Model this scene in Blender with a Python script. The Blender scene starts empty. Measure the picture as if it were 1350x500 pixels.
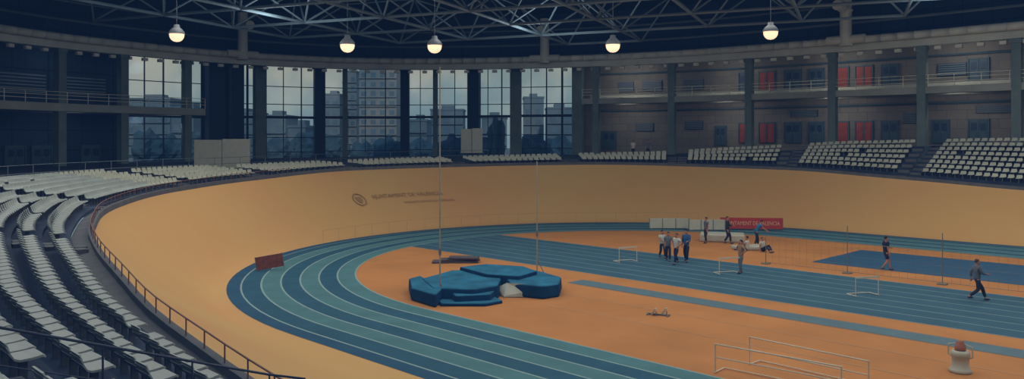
import bpy, bmesh, math, random
from mathutils import Vector, Matrix
random.seed(7)
scn=bpy.context.scene
F=1060.0; CX=675.0; YH=185.0; H=7.0; S2=math.sqrt(.5)
# ------------------------------------------------------------ materials
def lin(c):
    c=c/255.0
    return c/12.92 if c<=0.04045 else ((c+0.055)/1.055)**2.4
def col(r,g,b): return (lin(r),lin(g),lin(b),1)
_m={}
def mat(name,rgb,rough=.7,var=.12,scale=3.0,emit=0,metal=0,spec=.3,detail=4,rgb2=None):
    if name in _m: return _m[name]
    m=bpy.data.materials.new(name); m.use_nodes=True; nt=m.node_tree
    b=nt.nodes['Principled BSDF']
    b.inputs['Roughness'].default_value=rough; b.inputs['Metallic'].default_value=metal
    b.inputs['Specular IOR Level'].default_value=spec
    c=col(*rgb); c2=col(*rgb2) if rgb2 else c
    if var>0:
        tc=nt.nodes.new('ShaderNodeTexCoord'); n=nt.nodes.new('ShaderNodeTexNoise')
        n.inputs['Scale'].default_value=scale; n.inputs['Detail'].default_value=detail
        nt.links.new(tc.outputs['Object'],n.inputs['Vector'])
        r=nt.nodes.new('ShaderNodeValToRGB')
        r.color_ramp.elements[0].position=.3; r.color_ramp.elements[1].position=.7
        r.color_ramp.elements[0].color=(c[0]*(1-var),c[1]*(1-var),c[2]*(1-var),1)
        r.color_ramp.elements[1].color=(min(1,c2[0]*(1+var)),min(1,c2[1]*(1+var)),min(1,c2[2]*(1+var)),1)
        nt.links.new(n.outputs['Fac'],r.inputs['Fac']); nt.links.new(r.outputs['Color'],b.inputs['Base Color'])
    else: b.inputs['Base Color'].default_value=c
    if emit>0:
        b.inputs['Emission Color'].default_value=c; b.inputs['Emission Strength'].default_value=emit
    _m[name]=m; return m
def brickmat(name,c1,c2,mortar,w,h,msize=.02,rough=.8,offset=.5):
    m=bpy.data.materials.new(name); m.use_nodes=True; nt=m.node_tree; b=nt.nodes['Principled BSDF']
    b.inputs['Roughness'].default_value=rough; b.inputs['Specular IOR Level'].default_value=.2
    uv=nt.nodes.new('ShaderNodeUVMap'); t=nt.nodes.new('ShaderNodeTexBrick')
    t.inputs['Color1'].default_value=col(*c1); t.inputs['Color2'].default_value=col(*c2); t.inputs['Mortar'].default_value=col(*mortar)
    t.inputs['Scale'].default_value=1; t.inputs['Brick Width'].default_value=w; t.inputs['Row Height'].default_value=h
    t.inputs['Mortar Size'].default_value=msize; t.offset=offset
    nt.links.new(uv.outputs['UV'],t.inputs['Vector']); nt.links.new(t.outputs['Color'],b.inputs['Base Color'])
    _m[name]=m; return m
M_orange=mat('sports_floor_orange',(180,122,68),.75,.10,.35,spec=.1)
M_bank=mat('bank_tan',(206,156,100),.75,.05,.12,spec=.1,rgb2=(196,158,100))
M_ldark=mat('lane_dark_blue',(44,86,106),.75,.12,.8,spec=.1)
M_llight=mat('lane_light_teal',(76,118,124),.75,.10,.8,spec=.1)
M_border=mat('border_blue',(42,80,106),.75,.1,.8,spec=.1)
M_line=mat('line_white',(130,156,154),.7,.05,2)
M_sprint=mat('sprint_blue',(58,92,110),.75,.1,.8,spec=.1)
M_seat=mat('seat_plastic_dimmed',(156,164,160),.5,.12,.6)  # edge dimming painted into the near seats; far rows stay paler
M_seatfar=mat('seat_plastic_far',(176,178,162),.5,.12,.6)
M_kerb=mat('kerb_concrete',(92,94,98),.85,.15,1.5)
M_terr=mat('terrace_concrete',(46,60,82),.9,.25,1.2)
M_conc=mat('floor_concrete',(48,62,82),.9,.2,.6)
M_col=mat('column_concrete',(116,132,130),.85,.15,.8)
M_dcol=mat('dark_steel',(30,46,76),.6,.1,1)
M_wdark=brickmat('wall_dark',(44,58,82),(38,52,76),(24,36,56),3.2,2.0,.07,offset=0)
M_beam=mat('beam_grey',(112,126,132),.8,.15,.5)
M_ring=mat('ring_beam_pale',(214,214,200),.8,.12,.5)
M_slab=mat('slab_edge_pale',(164,166,156),.8,.15,.5)
M_pipe=mat('duct_white',(232,228,210),.5,.1,.6)
M_frame=mat('window_frame',(28,46,76),.5,.2,.4)
M_red=mat('door_red',(134,58,48),.6,.2,1)
M_gdoor=mat('door_grey',(58,80,94),.6,.15,1)
M_truss=mat('truss_paint',(140,156,160),.5,.15,.3)
M_ceil=mat('ceiling_navy',(30,46,74),.9,.25,.15)
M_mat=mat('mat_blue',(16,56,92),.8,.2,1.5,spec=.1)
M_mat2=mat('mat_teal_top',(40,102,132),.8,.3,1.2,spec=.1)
M_tarp=mat('tarp_white',(178,184,174),.7,.12,2)
M_white=mat('painted_white',(176,176,162),.5,.06,2)
M_pole=mat('pole_paint',(206,198,178),.5,.06,2)
M_pole2=mat('upright_paint',(150,146,130),.5,.06,2)
M_hood=mat('hood_grey',(84,90,96),.5,.06,2)
M_rail=mat('rail_brown',(128,86,70),.6,.1,3)
M_drail=mat('rail_dark',(44,54,76),.5,.1,3)
M_tanrail=mat('rail_tan',(176,146,104),.6,.1,3)
M_banner=mat('banner_red',(172,58,50),.6,.08,3)
M_dbanner=mat('board_dark_red',(124,70,54),.6,.3,4)
M_text=mat('letter_pale',(216,168,136),.6,0)
M_logo=mat('letter_brown',(154,122,82),.7,0)
M_metal=mat('metal_grey',(120,128,132),.4,.1,2,metal=.4)
M_net=mat('net_cord',(118,112,102),.7,.1,2)
M_lamp=mat('lamp_glow',(248,206,170),.5,0,emit=1.4)
M_wood=mat('board_dark',(76,70,74),.7,.2,2)
M_binorange=mat('bin_orange',(160,104,78),.5,.1,3)
M_tree=mat('foliage',(76,104,118),.9,.3,.5)
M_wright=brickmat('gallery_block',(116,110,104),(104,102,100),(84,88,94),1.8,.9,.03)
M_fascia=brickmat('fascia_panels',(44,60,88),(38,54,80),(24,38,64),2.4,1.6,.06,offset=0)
M_glass=bpy.data.materials.new('glass'); M_glass.use_nodes=True
nt=M_glass.node_tree; nt.nodes.clear()
o=nt.nodes.new('ShaderNodeOutputMaterial'); mx=nt.nodes.new('ShaderNodeMixShader'); tr=nt.nodes.new('ShaderNodeBsdfTransparent'); gl=nt.nodes.new('ShaderNodeBsdfGlossy')
gn=nt.nodes.new('ShaderNodeTexNoise'); gt=nt.nodes.new('ShaderNodeTexCoord'); gr=nt.nodes.new('ShaderNodeValToRGB')
gn.inputs['Scale'].default_value=.16; nt.links.new(gt.outputs['Object'],gn.inputs['Vector']); nt.links.new(gn.outputs['Fac'],gr.inputs['Fac'])
gr.color_ramp.elements[0].position=.38; gr.color_ramp.elements[0].color=(.50,.66,.76,1); gr.color_ramp.elements[1].position=.62; gr.color_ramp.elements[1].color=(.84,.88,.88,1)
nt.links.new(gr.outputs['Color'],tr.inputs['Color'])
gl.inputs['Roughness'].default_value=.15; gl.inputs['Color'].default_value=(.3,.4,.5,1)
mx.inputs[0].default_value=.06
nt.links.new(tr.outputs[0],mx.inputs[1]); nt.links.new(gl.outputs[0],mx.inputs[2]); nt.links.new(mx.outputs[0],o.inputs[0])
# ------------------------------------------------------------ mesh builder
class MB:
    def __init__(s): s.v=[]; s.f=[]; s.m=[]; s.uv={}; s.mats=[]
    def mi(s,m):
        if m not in s.mats: s.mats.append(m)
        return s.mats.index(m)
    def face(s,pts,m,uv=None):
        b=len(s.v); s.v+= [tuple(p) for p in pts]; s.f.append(list(range(b,b+len(pts)))); s.m.append(s.mi(m))
        if uv: s.uv[len(s.f)-1]=uv
    def hexa(s,c,m):
        b=len(s.v); s.v+=[tuple(p) for p in c]; k=s.mi(m)
        for q in ((3,2,1,0),(4,5,6,7),(0,1,5,4),(1,2,6,5),(2,3,7,6),(3,0,4,7)):
            s.f.append([b+i for i in q]); s.m.append(k)
    def prism(s,low,up,m,mt=None):
        b=len(s.v); n=len(low); s.v+=[tuple(p) for p in low]+[tuple(p) for p in up]; k=s.mi(m); kt=s.mi(mt or m)
        s.f.append([b+n+i for i in range(n)]); s.m.append(kt); s.f.append([b+n-1-i for i in range(n)]); s.m.append(k)
        for i in range(n):
            j=(i+1)%n; s.f.append([b+i,b+j,b+n+j,b+n+i]); s.m.append(k)
    def box(s,c,sz,m,ang=0,R=None):
        hx,hy,hz=[a/2 for a in sz]; ca,sa=math.cos(ang),math.sin(ang); P=[]
        for z in (-hz,hz):
            for x,y in ((-hx,-hy),(hx,-hy),(hx,hy),(-hx,hy)):
                p=Vector((x,y,z))
                if R is not None: p=R@p
                P.append((c[0]+p.x*ca-p.y*sa,c[1]+p.x*sa+p.y*ca,c[2]+p.z))
        s.hexa(P,m)
    def tube(s,p,q,r,m,n=6,r2=None):
        p=Vector(p);q=Vector(q); d=(q-p)
        if d.length<1e-6: return
        d.normalize(); a=Vector((0,0,1)) if abs(d.z)<.9 else Vector((1,0,0))
        x=d.cross(a).normalized(); y=d.cross(x); r2=r if r2 is None else r2; b=len(s.v); k=s.mi(m)
        for c,rr in ((p,r),(q,r2)):
            for i in range(n):
                t=2*math.pi*i/n; s.v.append(tuple(c+x*math.cos(t)*rr+y*math.sin(t)*rr))
        for i in range(n):
            j=(i+1)%n; s.f.append([b+i,b+j,b+n+j,b+n+i]); s.m.append(k)
        s.f.append([b+i for i in range(n)]); s.m.append(k); s.f.append([b+n+n-1-i for i in range(n)]); s.m.append(k)
    def path(s,pts,r,m,n=6):
        for a,b in zip(pts,pts[1:]): s.tube(a,b,r,m,n)
    def lathe(s,prof,c,m,n=20):
        b=len(s.v)
        for r,z in prof:
            for i in range(n):
                t=2*math.pi*i/n; s.v.append((c[0]+r*math.cos(t),c[1]+r*math.sin(t),c[2]+z))
        for k in range(len(prof)-1):
            mm=s.mi(m[k] if isinstance(m,list) else m)
            for i in range(n):
                j=(i+1)%n; s.f.append([b+k*n+i,b+k*n+j,b+(k+1)*n+j,b+(k+1)*n+i]); s.m.append(mm)
    def obj(s,name,smooth=False,bevel=0,parent=None):
        me=bpy.data.meshes.new(name); me.from_pydata(s.v,[],s.f); 
        for m in s.mats: me.materials.append(m)
        me.polygons.foreach_set('material_index',s.m)
        if s.uv:
            l=me.uv_layers.new(name='UVMap')
            for fi,uv in s.uv.items():
                for li,c in zip(me.polygons[fi].loop_indices,uv): l.data[li].uv=c
        if smooth: me.polygons.foreach_set('use_smooth',[True]*len(me.polygons))
        me.update(); ob=bpy.data.objects.new(name,me); scn.collection.objects.link(ob)
        if bevel: 
            w=ob.modifiers.new('b','BEVEL'); w.width=bevel; w.segments=3; w.limit_method='ANGLE'
        if parent: ob.parent=parent
        return ob
def top(o,label,cat,group=None,kind=None):
    o['label']=label; o['category']=cat
    if group: o['group']=group
    if kind: o['kind']=kind
    return o
def struct(o,label=None,cat=None):
    o['kind']='structure'
    if label: o['label']=label
    if cat: o['category']=cat
    return o
def empty(name,loc,rot=0):
    e=bpy.data.objects.new(name,None); e.location=loc; e.rotation_euler=(0,0,rot); e.empty_display_size=.2; scn.collection.objects.link(e); return e
# ------------------------------------------------------------ plan helpers
def gp(u,v,z=0):
    d=F*(H-z)/(v-YH); l=(u-CX)/F*d
    return (S2*(l-d),S2*(l+d),z)
def at(u,d):
    l=(u-CX)/F*d
    return (S2*(l-d),S2*(l+d))
def pu(p):
    d=S2*(p[1]-p[0]); l=S2*(p[0]+p[1])
    z=p[2] if len(p)>2 else 0
    if d<.1: return None
    return (CX+F*l/d, YH+F*(H-z)/d, d)
def tab(T,x):
    if x<=T[0][0]: return T[0][1]
    for (a,b),(c,d) in zip(T,T[1:]):
        if x<=c: 
            t=(x-a)/(c-a); t=t*t*(3-2*t)*.3+t*.7
            return b+(d-b)*t
    return T[-1][1]
C0=(-26.0,38.0); L=math.pi*30
def pos(s,r):
    if s<0: return (C0[0]-s,C0[1]-r)
    if s<L:
        a=s/30; return (C0[0]-r*math.sin(a),C0[1]-r*math.cos(a))
    return (C0[0]+s-L,C0[1]+r)
def nrm(s):
    if s<0: return (0,-1)
    if s<L: a=s/30; return (-math.sin(a),-math.cos(a))
    return (0,1)
ZR=[(-60,2.1),(-40,2.2),(-16,2.45),(-8,2.95),(-3,3.25),(3.5,3.45),(9,3.55),(19,3.72),(28,3.88),(36,4.1),(45.5,4.5),(71,4.72),(88,4.36),(97,3.8),(105,3.26),(125,2.5),(160,2.2)]
RR=[(-60,31.5),(-14,31.4),(-8,31.0),(-3,30.1),(3,28.9),(9,28.25),(18,28.35),(28,29.1),(36,29.6),(46,30),(94,30),(105,31),(125,31.5)]
ZF=[(-60,5.7),(-26,5.5),(-15,5.1),(-8,4.9),(2,4.75),(12,4.6),(22,4.5),(40,4.55),(60,4.95),(75,5.3),(83,5.8),(91,6.35),(101,6.6),(130,6.7)]
def smooth(T,x): return (tab(T,x-2)+tab(T,x-1)+2*tab(T,x)+tab(T,x+1)+tab(T,x+2))/6
zr=lambda s:smooth(ZR,s); rr=lambda s:smooth(RR,s); zf=lambda s:tab(ZF,s)
R0=23.1; OFF=.72
def bank(s,t):
    r=R0+(rr(s)-R0)*t; p=pos(s,r); return (p[0],p[1],zr(s)*max(0,(t-.12)/.88)**1.3+.004)
def frange(a,b,st):
    n=max(1,int(round((b-a)/st))); return [a+(b-a)*i/n for i in range(n+1)]
ctrl=[(-26,-24),(-50,-14),(-70,2),(-82,18.2),(-86.5,31),(-87.4,45),(-82,58.8),(-68.5,70.2),(-52,77.4),(-34,79.5),(-17,79.5),(0,79.5),(20,79.5),(48,79.5)]
RP=[]
for i in range(len(ctrl)-1):
    p0=Vector(ctrl[max(0,i-1)]);p1=Vector(ctrl[i]);p2=Vector(ctrl[i+1]);p3=Vector(ctrl[min(len(ctrl)-1,i+2)])
    for k in range(10):
        t=k/10; RP.append(.5*((2*p1)+(p2-p0)*t+(2*p0-5*p1+4*p2-p3)*t*t+(3*p1-p0-3*p2+p3)*t**3))
RP.append(Vector(ctrl[-1]))
acc=[0]
for a,b in zip(RP,RP[1:]): acc.append(acc[-1]+(b-a).length)
def rpt(l):
    l=max(0,min(acc[-1]-1e-4,l))
    lo=0;hi=len(acc)-1
    while hi-lo>1:
        m=(lo+hi)//2
        if acc[m]<=l: lo=m
        else: hi=m
    t=(l-acc[lo])/(acc[hi]-acc[lo]); return RP[lo].lerp(RP[hi],t)
def rn(l):
    d=(rpt(l+.8)-rpt(l-.8)).normalized(); return Vector((-d.y,d.x))
_t=rpt(acc[-1]/2)
if rn(acc[-1]/2).dot(_t-Vector((-26,38)))<0:
    _rn=rn
    rn=lambda l:-_rn(l)
def roff(l,o):
    p=rpt(l)+rn(l)*o; return (p.x,p.y)
TL=acc[-1]
def hitl(u,o=0):
    best=None; pr=None
    for l in frange(0,TL,.5):
        q=pu(roff(l,o))
        if q is None or q[2]<25: pr=None; continue
        if pr and (pr[1]-u)*(q[0]-u)<=0 and abs(q[0]-pr[1])<200:
            t=(u-pr[1])/(q[0]-pr[1]+1e-9); best=pr[0]+(l-pr[0])*t
        pr=(l,q[0])
    return best
def ws(mb,l0,l1,o,z0,z1,m,step=1.5,uv=True):
    ls=frange(l0,l1,step)
    for a,b in zip(ls,ls[1:]):
        p=roff(a,o);q=roff(b,o)
        mb.face([(p[0],p[1],z0),(q[0],q[1],z0),(q[0],q[1],z1),(p[0],p[1],z1)],m,[(a,z0),(b,z0),(b,z1),(a,z1)])
def wbeam(mb,l0,l1,oa,ob,z0,z1,m,step=1.5):
    ls=frange(l0,l1,step)
    for a,b in zip(ls,ls[1:]):
        P=[roff(a,oa),roff(b,oa),roff(b,ob),roff(a,ob)]
        mb.hexa([(p[0],p[1],z0) for p in P]+[(p[0],p[1],z1) for p in P],m)
# ------------------------------------------------------------ camera / world
cam=bpy.data.cameras.new('camera'); co=bpy.data.objects.new('camera',cam); scn.collection.objects.link(co)
co.location=(0,0,H); co.rotation_euler=(math.radians(90),0,math.radians(45))
cam.sensor_width=36; cam.lens=36*F/1350; cam.shift_y=-(250-YH)/1350; cam.clip_end=2000; cam.clip_start=.1
scn.camera=co
scn.view_settings.view_transform='Standard'
w=bpy.data.worlds.new('world'); scn.world=w; w.use_nodes=True; nt=w.node_tree
bg=nt.nodes['Background']; tc=nt.nodes.new('ShaderNodeTexCoord'); sx=nt.nodes.new('ShaderNodeSeparateXYZ'); rp=nt.nodes.new('ShaderNodeValToRGB')
nt.links.new(tc.outputs['Generated'],sx.inputs[0]); nt.links.new(sx.outputs['Z'],rp.inputs['Fac']); nt.links.new(rp.outputs['Color'],bg.inputs['Color'])
e=rp.color_ramp.elements; e[0].position=0; e[0].color=col(136,160,172); e[1].position=.5; e[1].color=col(90,118,160)
x=e.new(.04); x.color=col(168,178,178); x=e.new(.1); x.color=col(188,184,172)
bg.inputs['Strength'].default_value=1.0
# ------------------------------------------------------------ floors
mb=MB(); ss=frange(-60,150,1.5)
pts_in=[pos(s,R0+.1) for s in ss]
mb.face([(p[0],p[1],0) for p in pts_in],M_orange)
struct(mb.obj('floor'))
def ovalstrip(mb,r0,r1,z,m,s0=-60,s1=150,st=1.5):
    q=frange(s0,s1,st)
    for a,b in zip(q,q[1:]):
        P=[pos(a,r0),pos(b,r0),pos(b,r1),pos(a,r1)]; mb.face([(p[0],p[1],z) for p in P][::-1],m)
mb=MB(); r=17.0; n=6; lw=.92
ovalstrip(mb,16.94,17.02,.012,M_line); r=17.02
for i in range(n):
    ovalstrip(mb,r,r+lw-.08,.012,M_llight if i%2==0 else M_ldark)
    ovalstrip(mb,r+lw-.08,r+lw,.012,M_line); r+=lw
ovalstrip(mb,r,23.15,.012,M_border)
top(mb.obj('running_track'),'oval indoor running track with alternating teal and blue lanes','running track')
mb=MB(); y=32.7; ny=7; lw=8.6/ny
def xs(y): return C0[0]-math.sqrt(max(0,16.94**2-(y-38)**2))
for i in range(ny):
    for a,b,m in ((y,y+.06,M_line),(y+.06,y+lw,M_sprint)):
        mb.face([(xs(a),a,.008),(40,a,.008),(40,b,.008),(xs(b),b,.008)],m)
    y+=lw
mb.face([(xs(y),y,.008),(40,y,.008),(40,y+.07,.008),(xs(y),y+.07,.008)],M_line)
top(mb.obj('sprint_track'),'straight blue sprint lanes with white lines crossing the infield','running track')
mb=MB(); mb.face([(-26,29.8,.008),(40,29.8,.008),(40,31,.008),(-26,31,.008)],mat('runway_blue',(82,108,118),.7,.1,1))
top(mb.obj('jump_runway'),'narrow blue jump runway on the orange floor','runway')
mb=MB(); mb.face([(-20.5,44.8,.008),(40,44.8,.008),(40,52,.008),(-20.5,52,.008)],mat('area_blue',(36,80,110),.7,.1,1))
top(mb.obj('blue_floor_area'),'rectangular blue surface patch on the infield','floor area')
mb=MB()
for yy,x0 in ((27.6,-26),(25.2,-23)):
    mb.face([(x0,yy,.008),(40,yy,.008),(40,yy+.05,.008),(x0,yy+.05,.008)],mat('line_faint',(190,150,108),.6,0))
top(mb.obj('floor_line'),'thin pale marking lines on the orange floor','floor marking')
mb=MB(); ss=frange(-60,150,1.5); ts=[0,.06,.12,.16,.2,.25]+[i/10 for i in range(3,11)]
V=[[bank(s,t) for t in ts] for s in ss]; k=mb.mi(M_bank)
for row in V: mb.v+=row
nT=len(ts)
for i in range(len(ss)-1):
    for j in range(nT-1):
        mb.f.append([i*nT+j,i*nT+j+1,(i+1)*nT+j+1,(i+1)*nT+j]); mb.m.append(k)
top(mb.obj('cycling_track',smooth=True),'tan banked cycling track curving around the arena','cycling track')
mb=MB(); 
for a,b in zip(ss,ss[1:]):
    def c(s,dr,dz): p=pos(s,rr(s)+dr); return (p[0],p[1],zr(s)+dz)
    mb.hexa([c(a,.01,-.5),c(b,.01,-.5),c(b,.18,-.5),c(a,.18,-.5),c(a,.01,.26),c(b,.01,.26),c(b,.18,.26),c(a,.18,.26)],M_kerb)
    mb.face([c(a,.18,.1),c(b,.18,.1),c(b,OFF,.0),c(a,OFF,.0)],M_kerb)
top(mb.obj('track_parapet'),'grey concrete parapet and walkway along the top of the banked track','parapet')
mb=MB()
q=frange(-30,40,1.0)
for s in q:
    p=pos(s,rr(s)+.1); mb.tube((p[0],p[1],zr(s)+.25),(p[0],p[1],zr(s)+.6),.016,M_rail,5)
mb.path([(pos(s,rr(s)+.1)[0],pos(s,rr(s)+.1)[1],zr(s)+.6) for s in q],.018,M_rail,5)
top(mb.obj('track_railing'),'low red-brown metal railing on top of the banked track edge','railing')
mb=MB(); q=frange(36,80,2.2)
for s in q:
    p=pos(s,23.3); mb.tube((p[0],p[1],0),(p[0],p[1],.85),.010,M_tanrail,5)
mb.path([(pos(s,23.3)[0],pos(s,23.3)[1],.85) for s in q],.009,M_tanrail,5)
top(mb.obj('inner_railing'),'very thin pale railing between running lanes and banked track','railing')
# ------------------------------------------------------------ grandstands + seats
def s_of_u(u,r=32.5):
    best=None; pr=None
    for s in frange(15,150,.25):
        q=pu(pos(s,r))
        if pr and (pr[1]-u)*(q[0]-u)<=0: best=s
        pr=(s,q[0])
    return best
edges=[-37,-26,-15,2,16]+[s_of_u(u) for u in (205,318,453,600,748,892,1040,1205)]
edges.append(edges[-1]+12); edges.append(edges[-1]+12)
rows=[8,8,8,8,7,6,5,4,4,4,4,6,8,9,9]
drs= [.86,.86,.86,.86,.87,.86,.84,.82,.82,.82,.82,.82,.82,.82,.82]
rows=rows[:len(edges)-1]
seats=[]; 
for bi,(a,b) in enumerate(zip(edges,edges[1:])):
    N=rows[bi]; DR=drs[bi]; mb=MB(); q=frange(a,b,1.2)
    def P(s,i,j):
        r=rr(s)+OFF+DR*i; z0=zr(s)+.05; rise=(zf(s)-z0)/(N)
        p=pos(s,r); return (p[0],p[1],z0+rise*j)
    for s0,s1 in zip(q,q[1:]):
        for i in range(N):
            mb.face([P(s0,i,i),P(s1,i,i),P(s1,i,i+1),P(s0,i,i+1)][::-1],M_terr)
            mb.face([P(s0,i,i+1),P(s1,i,i+1),P(s1,i+1,i+1),P(s0,i+1,i+1)][::-1],M_terr)
    gap=.9 if bi>5 else .6
    for s in (a+gap/2,b-gap/2):
        for i in range(N):
            c0=Vector(P(s,i,i)); n_=nrm(s); 
            ang=math.atan2(n_[1],n_[0])
            mb.box((c0.x-n_[0]*.18,c0.y-n_[1]*.18,c0.z+.04),(.34,gap-.05,max(.08,(P(s,0,1)[2]-P(s,0,0)[2]))*.9),M_kerb,ang)
    top(mb.obj('grandstand'),'stepped concrete grandstand section following the track','grandstand','grandstand sections')
    for i in range(N):
        sc=(rr((a+b)/2)+OFF+DR*i+.5)/30 if 0<(a+b)/2<L else 1
        w_=b-a-2*gap; n=int(w_*sc/(.50 if bi<6 else .52))
        for k in range(n):
            s=a+gap+w_*(k+.5)/n
            r=rr(s)+OFF+DR*i+.46; z0=zr(s)+.05; rise=(zf(s)-z0)/N
            p=pos(s,r); z=z0+rise*(i+1)
            q_=pu((p[0],p[1],z+.4))
            if q_ is None or not(-160<q_[0]<1480) or q_[1]>640: continue
            if random.random()<.012: continue
            n_=nrm(s)
            seats.append((q_[2],p[0],p[1],z,math.atan2(n_[1],n_[0])-math.pi/2+random.uniform(-.02,.02)))
def seatmesh(M_seat,ws_=1.0,dep=1.0):
    mb=MB(); prof=[(-.24*dep,.36),(-.20*dep,.385),(-.07,.37),(.07,.365),(.13,.39),(.17,.46),(.195,.55),(.205,.60)]
    th=.03; W=[x*ws_ for x in (.19,.22,.235,.235,.235,.235,.22,.19)]
    for i in range(len(prof)-1):
        (y0,z0),(y1,z1)=prof[i],prof[i+1]; w0,w1=W[i],W[i+1]
        c=[(-w0,y0,z0-th),(w0,y0,z0-th),(w1,y1+ (th if i>3 else 0),z1-(th if i<=3 else 0)),(-w1,y1+(th if i>3 else 0),z1-(th if i<=3 else 0)),
           (-w0,y0,z0),(w0,y0,z0),(w1,y1,z1),(-w1,y1,z1)]
        mb.hexa(c,M_seat)
    mb.box((0,-.02,.18),(.06,.10,.36),M_kerb)
    mb.box((0,.0,.335),(.28,.2,.03),M_kerb)
    return mb
seats.sort(); sm=seatmesh(M_seat); proto=sm.obj('seat'); me=proto.data; bpy.data.objects.remove(proto)
for d,x,y,z,a in seats[:300]:
    o=bpy.data.objects.new('stadium_seat',me); o.location=(x,y,z); o.rotation_euler=(0,0,a); scn.collection.objects.link(o)
    top(o,'dimmed blue-grey plastic stadium seat with low back on a concrete step','seat','stadium seats')
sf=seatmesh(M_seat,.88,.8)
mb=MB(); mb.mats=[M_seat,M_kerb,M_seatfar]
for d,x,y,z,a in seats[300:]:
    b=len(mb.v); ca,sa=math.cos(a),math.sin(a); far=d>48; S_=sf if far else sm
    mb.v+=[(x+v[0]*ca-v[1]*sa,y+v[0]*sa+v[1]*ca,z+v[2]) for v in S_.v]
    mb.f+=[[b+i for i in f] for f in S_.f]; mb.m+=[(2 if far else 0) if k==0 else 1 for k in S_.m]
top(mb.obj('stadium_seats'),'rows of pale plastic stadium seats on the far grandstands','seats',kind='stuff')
print('SEATS',len(seats))
def handrail(s,r0,r1):
    mb=MB()
    P=[]
    for k in range(6):
        r=r0+(r1-r0)*k/5; p=pos(s,r); z0=zr(s)+.05; t=(r-rr(s)-OFF)/(.86*8); z=z0+(zf(s)-z0)*max(0,min(1,t))
        P.append((p[0],p[1],z))
    mb.path([(x,y,z+.95) for x,y,z in P],.018,M_drail,8); mb.path([(x,y,z+.5) for x,y,z in P],.010,M_drail,6)
    for x,y,z in P[::1]: mb.tube((x,y,z-.05),(x,y,z+.95),.014,M_drail,6)
    x,y,z=P[0]; mb.tube((x,y,z+.95),(x+.5,y+.3,z+.93),.018,M_drail,8)
    return mb.obj('aisle_handrail')
top(handrail(-15,32.1,37.9),'thin dark metal handrail beside the grandstand steps','handrail','aisle handrails')
top(handrail(-26,32.1,37.9),'thin dark metal handrail beside the grandstand steps','handrail','aisle handrails')
mb=MB(); q=frange(14,62,2.0)
P=[]
for s in q:
    r=rr(s)+8.4; p=pos(s,r); P.append((p[0],p[1],zf(s)-.03))
for x,y,z in P: mb.tube((x,y,z),(x,y,z+1.05),.025,M_metal,5)
for h in (.55,1.05): mb.path([(x,y,z+h) for x,y,z in P],.02,M_metal,5)
top(mb.obj('concourse_railing'),'thin metal railing behind the last seat row','railing')
# ------------------------------------------------------------ concourse floor
mb=MB(); q=frange(-60,140,1.5)
LS=frange(0,TL,1.0); OUT=[roff(l,5.2) for l in LS]
def rayout(s,r0):
    p=pos(s,r0); n_=nrm(s); best=None
    for a,b in zip(OUT,OUT[1:]):
        ex,ey=b[0]-a[0],b[1]-a[1]; det=n_[0]*(-ey)+ex*n_[1]
        if abs(det)<1e-9: continue
        dx,dy=a[0]-p[0],a[1]-p[1]
        t=(dx*(-ey)+ex*dy)/det; u=(n_[0]*dy-n_[1]*dx)/det
        if t>0 and -1e-6<=u<=1+1e-6 and (best is None or t<best): best=t
    return best if best else 22
rows_s=[]
for s in q:
    N=8; DR=.86
    for (a,b),nn,dd in zip(zip(edges,edges[1:]),rows,drs):
        if a<=s<=b: N=nn; DR=dd
    if s>edges[-1]: N=9; DR=.82
    r0=rr(s)+OFF+DR*N-.05; t=rayout(s,r0)
    a=pos(s,r0); b=pos(s,r0+t); rows_s.append(((a[0],a[1],zf(s)-.02),(b[0],b[1],zf(s)-.02)))
for (a,b),(c,d) in zip(rows_s,rows_s[1:]): mb.face([a,c,d,b][::-1],M_conc)
struct(mb.obj('floor_concourse'))
# ------------------------------------------------------------ shell
lu=lambda u,o=0: hitl(u,o)
l165=lu(165,5); l770=lu(762,5)
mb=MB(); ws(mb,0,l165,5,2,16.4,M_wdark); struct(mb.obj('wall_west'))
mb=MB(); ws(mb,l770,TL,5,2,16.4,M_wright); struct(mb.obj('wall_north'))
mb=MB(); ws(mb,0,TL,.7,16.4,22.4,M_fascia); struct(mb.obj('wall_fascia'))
mb=MB(); wbeam(mb,0,TL,0.1,5.4,16.4,16.6,M_beam); struct(mb.obj('ceiling_gallery'))
mb=MB(); mb.box((-18,30,22.5),(150,125,.2),M_ceil); struct(mb.obj('ceiling'))
mb=MB(); mb.box((12,-26,11),(80,.3,23),M_beam); struct(mb.obj('wall_south'))
mb=MB(); mb.box((50,28,11),(.3,112,23),M_beam); struct(mb.obj('wall_east'))
mb=MB(); wbeam(mb,0,TL,-.3,.5,15.75,16.45,M_ring); top(mb.obj('ring_beam'),'curved pale grey ring beam running around the hall','beam')
mb=MB(); P=[roff(l,-.8) for l in frange(2,TL-2,1.5)]; mb.path([(x,y,16.75) for x,y in P],.36,M_pipe,10)
top(mb.obj('ring_duct',smooth=True),'pale round air duct following the ring beam','duct')
for z,r_ in ((18.6,.14),(20.4,.12)):
    mb=MB(); P=[roff(l,.3) for l in frange(2,TL-2,1.5)]; mb.path([(x,y,z) for x,y in P],r_,M_beam,6)
    top(mb.obj('roof_pipe'),'thin grey pipe running along the roof fascia','pipe','fascia pipes')
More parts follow.
